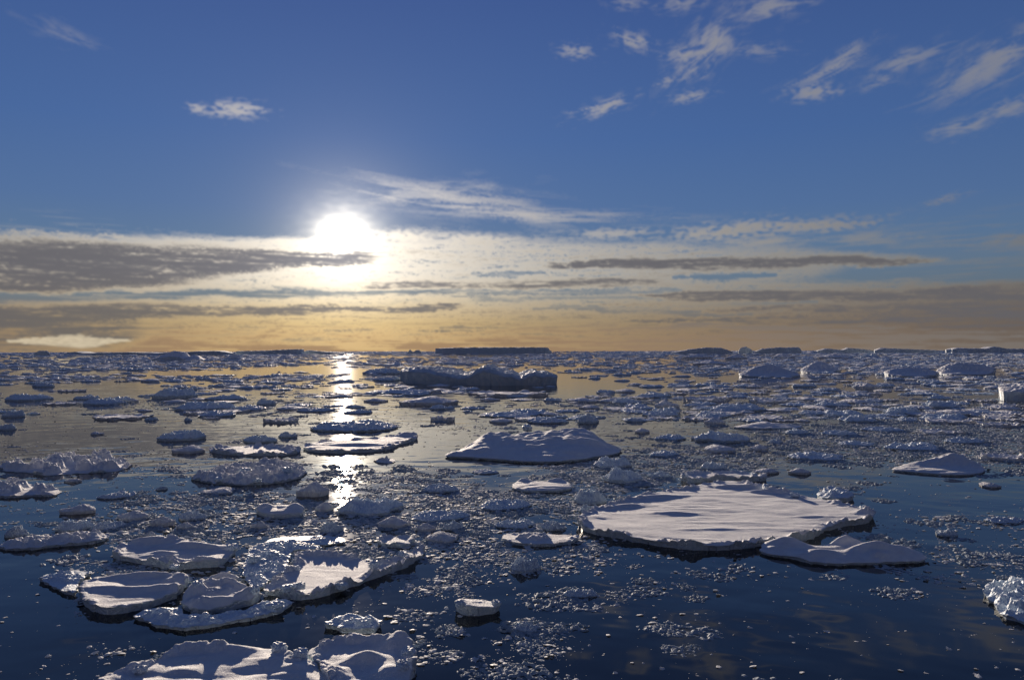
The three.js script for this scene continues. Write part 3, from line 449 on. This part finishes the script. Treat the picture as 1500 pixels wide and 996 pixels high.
// ------------------------------------------------------------------ smaller ice: a few shapes, one copy per piece
function proto(kind, seed) {                                          // unit width, about half as deep
  const R = rng(seed * 131 + 7), pts = [], deep = .42 + .2 * R();
  for (let k = 0; k < 11; k++) { const a = k / 11 * 6.2832, r = .5 * (.72 + .36 * R()); pts.push([Math.cos(a) * r, Math.sin(a) * r * deep * 1.7]); }
  const poly = smoothOutline(pts, .045, seed * 3.1, .02), base = kind === 'plate' ? .05 : kind === 'hummock' ? .06 : .1, ox = seed * 13.7, S = kind === 'plate' ? .14 : .2;
  const bx = (R() - .5) * .4, bz = (R() - .5) * .2, cx = (R() - .5) * .5;
  const f = (x, z, d) => {
    let y = base;
    if (kind === 'plate') y += .012 * n2(x * 5 + ox, z * 12) + .07 * sst(.1, 0, d) * sst(-.3, .4, n2b(x * 4 + ox, z * 4)) * lumps(x + ox, z, .1, 3);
    if (kind === 'hummock') y += sst(0, .16, d) * .05 - .028 + .17 * lumps(x + ox, z, S, 5) * sst(-.02, .12, d) * (.45 + .55 * sst(-.4, .4, n2(x * 3 + ox, z * 4))) + .07 * lerp(.4, 1, sst(0, .1, d)) * lumps(x + ox, z, S * .42, 11) + .035 * lumps(x + ox, z, S * .22, 15) + .016 * lumps(x + ox, z, S * .11, 19) + .1 * Math.exp(-((x - bx) ** 2 + (z - bz) ** 2) / .03);
    if (kind === 'lump') y += .16 * (1 - Math.exp(-d / .09)) * (.55 + .6 * Math.exp(-((x - bx) ** 2) / .05) + .35 * Math.exp(-((x - cx) ** 2) / .02)) + .02 * n2(x * 7 + ox, z * 9) + .008 * n2b(x * 19 + ox, z * 23) + .03 * sst(.08, 0, d) * lumps(x + ox, z, .06, 9);
    return Math.max(.012, y);
  };
  const g = iceGeometry(poly, .0125, f, { undercut: .018, depth: .12, uvs: 4 });
  return { geo: g.both(), mat: kind === 'hummock' ? M.rubble : M.snow, h: kind === 'plate' ? .1 : kind === 'hummock' ? .26 : .27 };
}
const PROTO = { plate: [], hummock: [], lump: [] };
for (const k in PROTO) for (let s = 0; s < 9; s++) PROTO[k].push(proto(k, s + 1 + { plate: 0, hummock: 20, lump: 40 }[k]));
const DEEP = .5;                                                      // how deep a shape is for its unit width
const SAY = {
  plate: ['ice_pan', 'thin flat ice pan', 'ice pan', 'thin flat ice pans'],
  hummock: ['ice_hummock', 'rough crusted ice hummock', 'ice hummock', 'rough hummocked ice pieces'],
  lump: ['snowy_growler', 'smooth snowy ice hump', 'growler', 'smooth snowy ice humps'],
};
const discs = [];                                                     // footprints of the small ice: x, z, half width, half depth
const free = (x, z, a, b) => {
  for (const [dx, dz, da, db] of discs) { const u = (x - dx) / (a + da), v = (z - dz) / (b + db); if (u * u + v * v < 1) return false; }
  for (const p of placed) { if (inside(p, x, z)) return false; const [d, qx, qz] = nearest(p, x, z); const u = (x - qx) / a, v = (z - qz) / b; if (u * u + v * v < 1.05) return false; }
  return true;
};
let individuals = 0;
function piece(kind, x, z, w, d, h, pick, turn = 0) {
  const p = PROTO[kind][pick % 9], [name, label, cat, group] = SAY[kind], m = new THREE.Mesh(p.geo, p.mat);
  m.name = numbered(name); m.position.set(x, 0, z); m.scale.set(w, h / p.h, d / DEEP); m.rotation.y = turn;
  discs.push([x, z, w * .5, d * .5]);
  let best = 1e9, mark = null; for (const [poly, as] of marks) { const [q, qx, qz] = nearest(poly, x, z); if (q < best) { best = q; mark = [as, (x - qx) * sunDir.x + (z - qz) * sunDir.z]; } }
  const far = Math.abs(z), size = w < 1.6 ? 'small' : w < 4 ? 'mid-sized' : w < 9 ? 'large' : 'very large', gap = best - w * .5;
  const where = gap < .035 * far ? (mark[1] > 0 ? 'beside, sunward of ' : 'beside, on the shadow side of ') + mark[0] : gap < .1 * far ? (mark[1] > 0 ? 'some way sunward of ' : 'some way downsun of ') + mark[0] : 'in loose pack away from ' + mark[0];
  tag(m, size + ' ' + label + ' ' + where, cat, group); m.castShadow = m.receiveShadow = true; scene.add(m); individuals++;
}
// pieces seen one by one in the photograph: x from, x to, y of top, y of front water line, kind (p, h, l)
const SEEN = [
  [43, 75, 560, 567, 'h'], [80, 117, 570, 574, 'p'], [0, 61, 577, 587, 'h'], [105, 139, 579, 585, 'h'], [115, 171, 584, 593, 'h'], [59, 115, 588, 593, 'p'], [184, 200, 583, 589, 'l'], [219, 280, 569, 583, 'h'], [248, 333, 588, 601, 'h'], [259, 315, 601, 607, 'p'], [196, 220, 599, 603, 'l'], [117, 207, 607, 614, 'p'], [210, 229, 611, 616, 'h'], [267, 279, 612, 617, 'h'], [293, 320, 610, 614, 'p'], [296, 360, 578, 586, 'h'], [373, 400, 585, 593, 'h'], [0, 29, 601, 611, 'h'], [-5, 18, 617, 630, 'h'], [35, 56, 604, 607, 'h'],
  [383, 433, 611, 619, 'p'], [129, 149, 632, 637, 'l'], [228, 294, 630, 645, 'h'], [242, 296, 652, 664, 'l'], [350, 401, 638, 648, 'h'], [405, 433, 633, 641, 'h'], [91, 115, 700, 707, 'l'], [139, 191, 720, 730, 'h'], [227, 243, 713, 718, 'h'], [81, 137, 737, 753, 'l'], [288, 342, 713, 723, 'l'], [431, 482, 705, 727, 'l'], [457, 489, 735, 749, 'l'], [161, 213, 747, 763, 'l'], [215, 251, 755, 771, 'l'], [255, 298, 749, 762, 'h'], [252, 283, 764, 776, 'l'], [75, 125, 761, 778, 'h'], [129, 175, 763, 776, 'h'], [0, 34, 771, 787, 'h'], [205, 227, 774, 788, 'l'], [463, 500, 763, 781, 'h'], [364, 390, 763, 775, 'l'],
  [450, 573, 615, 630, 'h'], [627, 670, 609, 617, 'p'], [690, 790, 603, 611, 'h'], [772, 832, 611, 620, 'h'], [873, 928, 670, 685, 'h'], [617, 670, 709, 721, 'h'], [698, 776, 731, 746, 'h'], [487, 585, 728, 752, 'h'], [547, 602, 755, 773, 'l'], [604, 640, 765, 779, 'l'], [595, 684, 747, 762, 'h'], [617, 672, 778, 794, 'l'], [645, 680, 764, 776, 'h'], [726, 788, 760, 773, 'h'], [792, 828, 764, 777, 'h'], [748, 793, 818, 838, 'h'], [825, 877, 862, 876, 'h'], [746, 793, 911, 926, 'h'],
  [1022, 1103, 632, 647, 'h'], [1029, 1087, 651, 662, 'l'], [1099, 1129, 651, 660, 'l'], [1155, 1248, 661, 674, 'h'], [1104, 1146, 685, 694, 'l'], [1157, 1194, 685, 695, 'l'], [1439, 1472, 706, 714, 'l'], [1306, 1393, 647, 659, 'h'], [1448, 1520, 662, 675, 'p'], [884, 945, 687, 707, 'h'], [1029, 1068, 677, 688, 'h'], [842, 888, 717, 737, 'h'], [1127, 1150, 643, 649, 'h'], [928, 956, 627, 634, 'l'], [1453, 1510, 756, 767, 'h'], [1376, 1411, 775, 786, 'h'], [1393, 1453, 640, 650, 'h'],
  [1000, 1077, 580, 588, 'p'], [1100, 1160, 583, 590, 'p'], [1167, 1230, 581, 587, 'l'], [1260, 1300, 560, 570, 'l'], [1233, 1297, 573, 579, 'p'], [1043, 1133, 591, 602, 'h'], [1357, 1413, 587, 597, 'h'], [1377, 1450, 599, 608, 'l'], [1300, 1347, 597, 607, 'h'], [1357, 1443, 611, 620, 'p'], [1233, 1297, 608, 618, 'h'], [1453, 1510, 590, 597, 'p'], [1443, 1510, 617, 625, 'p'], [1032, 1067, 611, 622, 'l'], [1017, 1080, 528, 535, 'l'], [1000, 1050, 518, 526, 'l'], [1063, 1100, 519, 527, 'l'], [1133, 1167, 518, 526, 'l'], [1200, 1257, 519, 526, 'l'], [1263, 1293, 519, 525, 'h'], [1263, 1280, 534, 543, 'l'],
  [683, 807, 572, 580, 'p'], [580, 677, 580, 593, 'l'], [627, 665, 593, 600, 'h'], [702, 733, 582, 587, 'l'], [828, 882, 582, 589, 'l'], [797, 822, 583, 588, 'h'], [893, 943, 583, 592, 'h'], [960, 997, 586, 598, 'l'], [930, 990, 575, 582, 'h'], [872, 902, 571, 576, 'h'], [712, 755, 612, 619, 'l'], [500, 545, 600, 606, 'h'], [528, 567, 583, 589, 'l'], [500, 533, 593, 598, 'h'], [845, 880, 607, 620, 'h'], [918, 945, 612, 618, 'h'], [943, 997, 602, 610, 'h'], [547, 590, 552, 558, 'h'], [530, 588, 540, 548, 'h'], [533, 640, 569, 577, 'h'],
  [1180, 1240, 600, 606, 'p'], [1150, 1190, 628, 636, 'h'], [1210, 1260, 630, 638, 'h'], [1270, 1330, 625, 632, 'h'], [1230, 1290, 645, 653, 'h'], [1350, 1420, 628, 636, 'p'], [960, 1010, 636, 644, 'h'], [950, 1000, 660, 668, 'h'], [850, 880, 740, 752, 'h'], [690, 730, 688, 694, 'h'], [950, 985, 690, 700, 'h'],
];
const KIND = { p: 'plate', h: 'hummock', l: 'lump' };
SEEN.forEach(([x0, x1, yt, yb, k], i) => {
  const [xc, zf] = onPlane((x0 + x1) / 2, yb), d = Math.hypot(zf, 0), ppm = FOCAL / d, w = (x1 - x0) / ppm, V = yb - yt;
  let deep = w * .5; const dpx = (q) => FOCAL * EYE * (1 / d - 1 / (d + q)); while (dpx(deep) > .6 * V && deep > w * .2) deep *= .9;
  const h = clamp((V - dpx(deep) * .85) / ppm * .85, w * .035, w * .3);
  if (!free(xc, zf - deep * .5, w * .36, deep * .36)) return;
  piece(KIND[k], xc, zf - deep * .5, w, deep, h, Math.floor(hash(i, 3, 9) * 9), hash(i, 1, 2) < .5 ? 0 : Math.PI);
});
// ------------------------------------------------------------------ how much small ice there is where (1 = close pack)
const OPEN = [                                                        // leads of open water: centre and half size in pixels, strength
  [180, 632, 260, 30, 1], [560, 655, 130, 32, .9], [130, 716, 170, 14, .5], [700, 690, 150, 28, .75], [40, 880, 110, 120, 1], [330, 925, 260, 24, 1], [1000, 900, 330, 80, .93], [1250, 930, 260, 90, .93], [1250, 720, 200, 34, .85], [1440, 715, 160, 36, .9], [1340, 850, 120, 26, .8], [640, 600, 160, 20, .7], [870, 635, 150, 26, .6], [1000, 640, 90, 14, .5], [40, 596, 120, 12, .6], [80, 820, 130, 14, .8], [620, 900, 110, 90, .45], [540, 890, 120, 24, .9], [840, 570, 60, 14, .6], [1140, 600, 60, 8, .3],
];
const memo = (f) => { const t = new Map(); return (px, py) => { const k = Math.round(px / 4) * 4096 + Math.round(py / 2); let v = t.get(k); if (v === undefined) t.set(k, v = f(px, py)); return v; }; };
const lead = memo((px, py) => { let o = 0; for (const [cx, cy, rx, ry, s] of OPEN) { const u = (px - cx) / rx, v = (py - cy) / ry, q = u * u + v * v; o = Math.max(o, s * (1 - sst(.65, 1.35, q + .35 * n2(px * .012, py * .05)))); } return o; });
// copies for the far pack: the ones that show largest stand singly, the rest is one mass
{
  const R = rng(2024), list = [];
  const zones = [[135, 260, 2600], [260, 520, 5200], [520, 1100, 8000], [1100, 2600, 9000], [2600, 6500, 9000], [6500, 16000, 7000], [16000, 45000, 6000]];
  for (const [d0, d1, n] of zones) for (let k = 0; k < n; k++) {
    const d = 1 / lerp(1 / d0, 1 / d1, R()), x = (R() * 2 - 1) * d * .86, z = -d, far = clamp((d - 135) / 1500);
    const patch = 1.25 * fbm(n2, x / (90 + d * .3), z / (26 + d * .16), 3), [px, py] = toPixel(x, 0, z), o = lead(px, py);
    const right = sst(850, 1150, px) * .35;
    if (R() > clamp(.3 + .95 * patch + right + far * .3) * (1 - o)) continue;
    const w = (.9 + 4.6 * Math.pow(R(), 2.4)) * (1 + d / 480), kind = R() < .2 ? 'plate' : R() < .62 ? 'hummock' : 'lump', deep = w * (.5 + .35 * R());
    const h = kind === 'plate' ? Math.min(.35 + .15 * R(), w * .06) : Math.min(w * (.045 + .08 * Math.pow(R(), 1.5)), .7 + d / 1500) ;
    list.push([w / d, kind, x, z, w, deep, h, Math.floor(R() * 9), (R() - .5) * .9]);
  }
  list.sort((a, b) => b[0] * (b[3] < -700 ? .3 : 1) - a[0] * (a[3] < -700 ? .3 : 1));
  const counts = { plate: 0, hummock: 0, lump: 0 }; for (const m of scene.children) for (const k in SAY) if (m.userData.category === SAY[k][2]) counts[k]++;
  const rest = [];
  for (const it of list) {
    const [, kind, x, z, w, deep, h, pick, turn] = it;
    if (!free(x, z, w * .42, deep * .42)) continue;
    if (-z < 700 && counts[kind] < 105) { piece(kind, x, z, w, deep, h, pick, turn); counts[kind]++; } else { rest.push(it); if (-z < 900) discs.push([x, z, w * .4, deep * .4]); }
  }
  const group = new THREE.Group(); group.name = 'distant_pack_ice'; tag(group, 'close pack of floes too far off to count, reaching to the horizon', 'pack ice', null, 'stuff');
  const m4 = new THREE.Matrix4(), q = new THREE.Quaternion(), up = new THREE.Vector3(0, 1, 0);
  for (const kind in PROTO) for (let s = 0; s < 9; s++) {
    const mine = rest.filter((r) => r[1] === kind && r[7] === s); if (!mine.length) continue;
    const p = PROTO[kind][s], im = new THREE.InstancedMesh(p.geo, p.mat, mine.length); im.name = 'pack_floes'; im.castShadow = im.receiveShadow = true;
    mine.forEach(([, , x, z, w, deep, h, , turn], k) => im.setMatrixAt(k, m4.compose(new THREE.Vector3(x, 0, z), q.setFromAxisAngle(up, turn), new THREE.Vector3(w, h / p.h, deep / DEEP))));
    im.userData.kind = 'stuff'; group.add(im);
  }
  scene.add(group);
  console.log('individuals', individuals, JSON.stringify(counts), 'rest', rest.length);
}
// ------------------------------------------------------------------ brash: the crumbs between the floes
{
  const R = rng(909), shapes = [6, 7, 8, 9, 10, 11].map((s) => pieceGeometry(s, 1, .3, .62)), lists = shapes.map(() => []);
  const m4 = new THREE.Matrix4(), q = new THREE.Quaternion(), eul = new THREE.Euler();
  const SLUSH = [[648, 862, 58, 16, 1], [605, 903, 36, 11, 1], [668, 926, 18, 9, 1], [645, 956, 30, 13, 1], [770, 918, 30, 9, .8], [780, 955, 60, 30, .75], [735, 975, 45, 16, .9], [820, 925, 20, 9, .9], [1335, 870, 32, 9, 1], [1385, 762, 30, 7, .9], [1470, 762, 40, 6, .8], [120, 885, 18, 22, .9], [150, 830, 70, 14, .9], [300, 845, 90, 10, .9], [390, 830, 60, 40, .9], [560, 812, 60, 18, .8], [220, 785, 160, 14, .8], [470, 762, 150, 28, 1], [600, 800, 140, 24, .9], [760, 800, 120, 40, .75], [660, 740, 130, 30, .9], [900, 700, 110, 26, .85], [860, 745, 60, 30, .85], [1000, 675, 130, 20, .7], [330, 745, 150, 26, .75], [200, 770, 160, 12, .7], [560, 705, 120, 22, .55], [1330, 650, 220, 30, .8], [1230, 715, 40, 10, .6], [1450, 690, 70, 10, .5], [1400, 830, 90, 30, .5], [1000, 850, 140, 28, .22], [860, 880, 60, 22, .4], [990, 920, 60, 30, .3], [840, 830, 60, 18, .5], [820, 870, 40, 14, .5], [620, 940, 30, 40, .5], [510, 885, 60, 16, .35], [440, 890, 40, 12, .25], [230, 975, 60, 16, .6], [200, 960, 60, 14, .35]];
  const near = memo((px, py) => { let s = 0; for (const [cx, cy, rx, ry, w] of SLUSH) { const u = (px - cx) / rx, v = (py - cy) / ry, g = u * u + v * v; if (g < 2.5) s = Math.max(s, w * (1 - sst(.4, 1.8, g + .5 * n2(px * .03, py * .09)))); } return s; });
  const grid = new Map(), key = (x, z) => Math.floor(x / 2) + ',' + Math.floor(z / 2);
  placed.forEach((p) => { let x0 = 1e9, x1 = -1e9, z0 = 1e9, z1 = -1e9; for (const [x, z] of p) { x0 = Math.min(x0, x); x1 = Math.max(x1, x); z0 = Math.min(z0, z); z1 = Math.max(z1, z); } if (z0 < -220) return; for (let i = Math.floor(x0 / 2); i <= x1 / 2; i++) for (let j = Math.floor(z0 / 2); j <= z1 / 2; j++) { const k = i + ',' + j; grid.has(k) || grid.set(k, []); grid.get(k).push(p); } });
  let made = 0;
  for (let k = 0; k < 900000 && made < 110000; k++) {
    const d = 24 + (200 - 24) * Math.pow(R(), .75), x = (R() * 2 - 1) * d * .8, z = -d, [px, py] = toPixel(x, 0, z);
    const o = lead(px, py), s = near(px, py), clump = fbm(n2, x * .22, z * .3, 3) + .35 * n2b(x * 1.1, z * 1.3), thin = sst(.12, .6, clump);
    let p = Math.max(.85 * s * sst(-.35, .35, clump + .2 * s), (1 - o) * (.05 + .5 * thin)) * (1 - .75 * o * (1 - s)) + .012 + .05 * sst(.3, .55, clump);
    if (R() > p) continue;
    if ((grid.get(key(x, z)) ?? []).some((poly) => inside(poly, x, z))) continue;
    const size = (.025 + .24 * Math.pow(R(), 5)) * (1 + d / 190) * (.75 + .5 * s);
    const im = Math.floor(R() * shapes.length), flat = .22 + .35 * R();
    m4.compose(new THREE.Vector3(x, size * flat * (.04 + .1 * R()), z), q.setFromEuler(eul.set((R() - .5) * .5, R() * 6.28, (R() - .5) * .5)), new THREE.Vector3(size * (1 + .8 * R()), size * flat, size));
    lists[im].push(m4.clone()); made++;
  }
  // sheets of slush: crumbs frozen together that break the surface here and there
  const sheets = [1, 2, 3, 4, 5, 6, 7, 8].map((sd) => {
    const nx = 54, nz = 40, pos = [], uv = [], idx = [];
    for (let j = 0; j < nz; j++) for (let i = 0; i < nx; i++) {
      const x = i / (nx - 1) - .5, z = j / (nz - 1) - .5, r = Math.hypot(x, z) * 2 + .35 * n2(x * 3 + sd * 9, z * 3), m = 1 - sst(.45, .95, r), o = sd * 31;
      const c = m * (.5 * lumps(x + o, z, .16, 3) + .5 * lumps(x + o, z, .075, 9) + .3 * lumps(x + o, z, .04, 13)) * sst(-.5, .3, n2b(x * 5 + o, z * 5));
      pos.push(x, c * .085 - .022, z); uv.push(x * 3, z * 3);
    }
    for (let j = 0; j < nz - 1; j++) for (let i = 0; i < nx - 1; i++) { const a = j * nx + i, b = a + nx, t = [a, b, a + 1, a + 1, b, b + 1]; for (const q of [0, 3]) if (Math.max(pos[t[q] * 3 + 1], pos[t[q + 1] * 3 + 1], pos[t[q + 2] * 3 + 1]) > -.02) idx.push(t[q], t[q + 1], t[q + 2]); }
    const g = new THREE.BufferGeometry(); g.setAttribute('position', new THREE.Float32BufferAttribute(pos, 3)); g.setAttribute('uv', new THREE.Float32BufferAttribute(uv, 2)); g.setIndex(idx); g.computeVertexNormals(); return g;
  });
  const sheetLists = sheets.map(() => []);
  for (let k = 0, n = 0; k < 60000 && n < 1700; k++) {
    const d = 24 + 176 * Math.pow(R(), .8), x = (R() * 2 - 1) * d * .8, z = -d, [px, py] = toPixel(x, 0, z), s = near(px, py), o = lead(px, py);
    if (R() > Math.max(s * .7, (1 - o) * .22 * sst(-.1, .4, fbm(n2, x * .12, z * .16, 3))) + .004) continue;
    const w = (.8 + 1.8 * R()) * (1 + d / 160);
    if ([[0, 0], [.4, 0], [-.4, 0], [0, .35], [0, -.35]].some(([u, v]) => (grid.get(key(x + u * w, z + v * w)) ?? []).some((poly) => inside(poly, x + u * w, z + v * w)))) continue;
    m4.compose(new THREE.Vector3(x, 0, z), q.setFromEuler(eul.set(0, R() * 6.28, 0)), new THREE.Vector3(w, w * (.35 + .35 * R()), w * .8)); sheetLists[Math.floor(R() * 8)].push(m4.clone()); n++;
  }
  const group = new THREE.Group(); group.name = 'brash_ice'; tag(group, 'loose crumbs of wet brash ice drifting between the floes', 'brash ice', null, 'stuff');
  shapes.forEach((g, i) => { const im = new THREE.InstancedMesh(g, M.brash, lists[i].length); im.name = 'ice_crumbs'; lists[i].forEach((m, k) => im.setMatrixAt(k, m)); im.castShadow = im.receiveShadow = true; im.userData.kind = 'stuff'; group.add(im); });
  sheets.forEach((g, i) => { const im = new THREE.InstancedMesh(g, M.slush, sheetLists[i].length); im.name = 'slush'; sheetLists[i].forEach((m, k) => im.setMatrixAt(k, m)); im.castShadow = im.receiveShadow = true; im.userData.kind = 'stuff'; group.add(im); });
  scene.add(group);
  console.log('brash', made, sheetLists.map((l) => l.length).join());
}

// ------------------------------------------------------------------ draw
const renderer = new THREE.WebGLRenderer({ antialias: true });
renderer.toneMapping = THREE.LinearToneMapping;
renderer.toneMappingExposure = EXPOSURE;
renderer.shadowMap.enabled = true;
renderer.render(scene, camera);
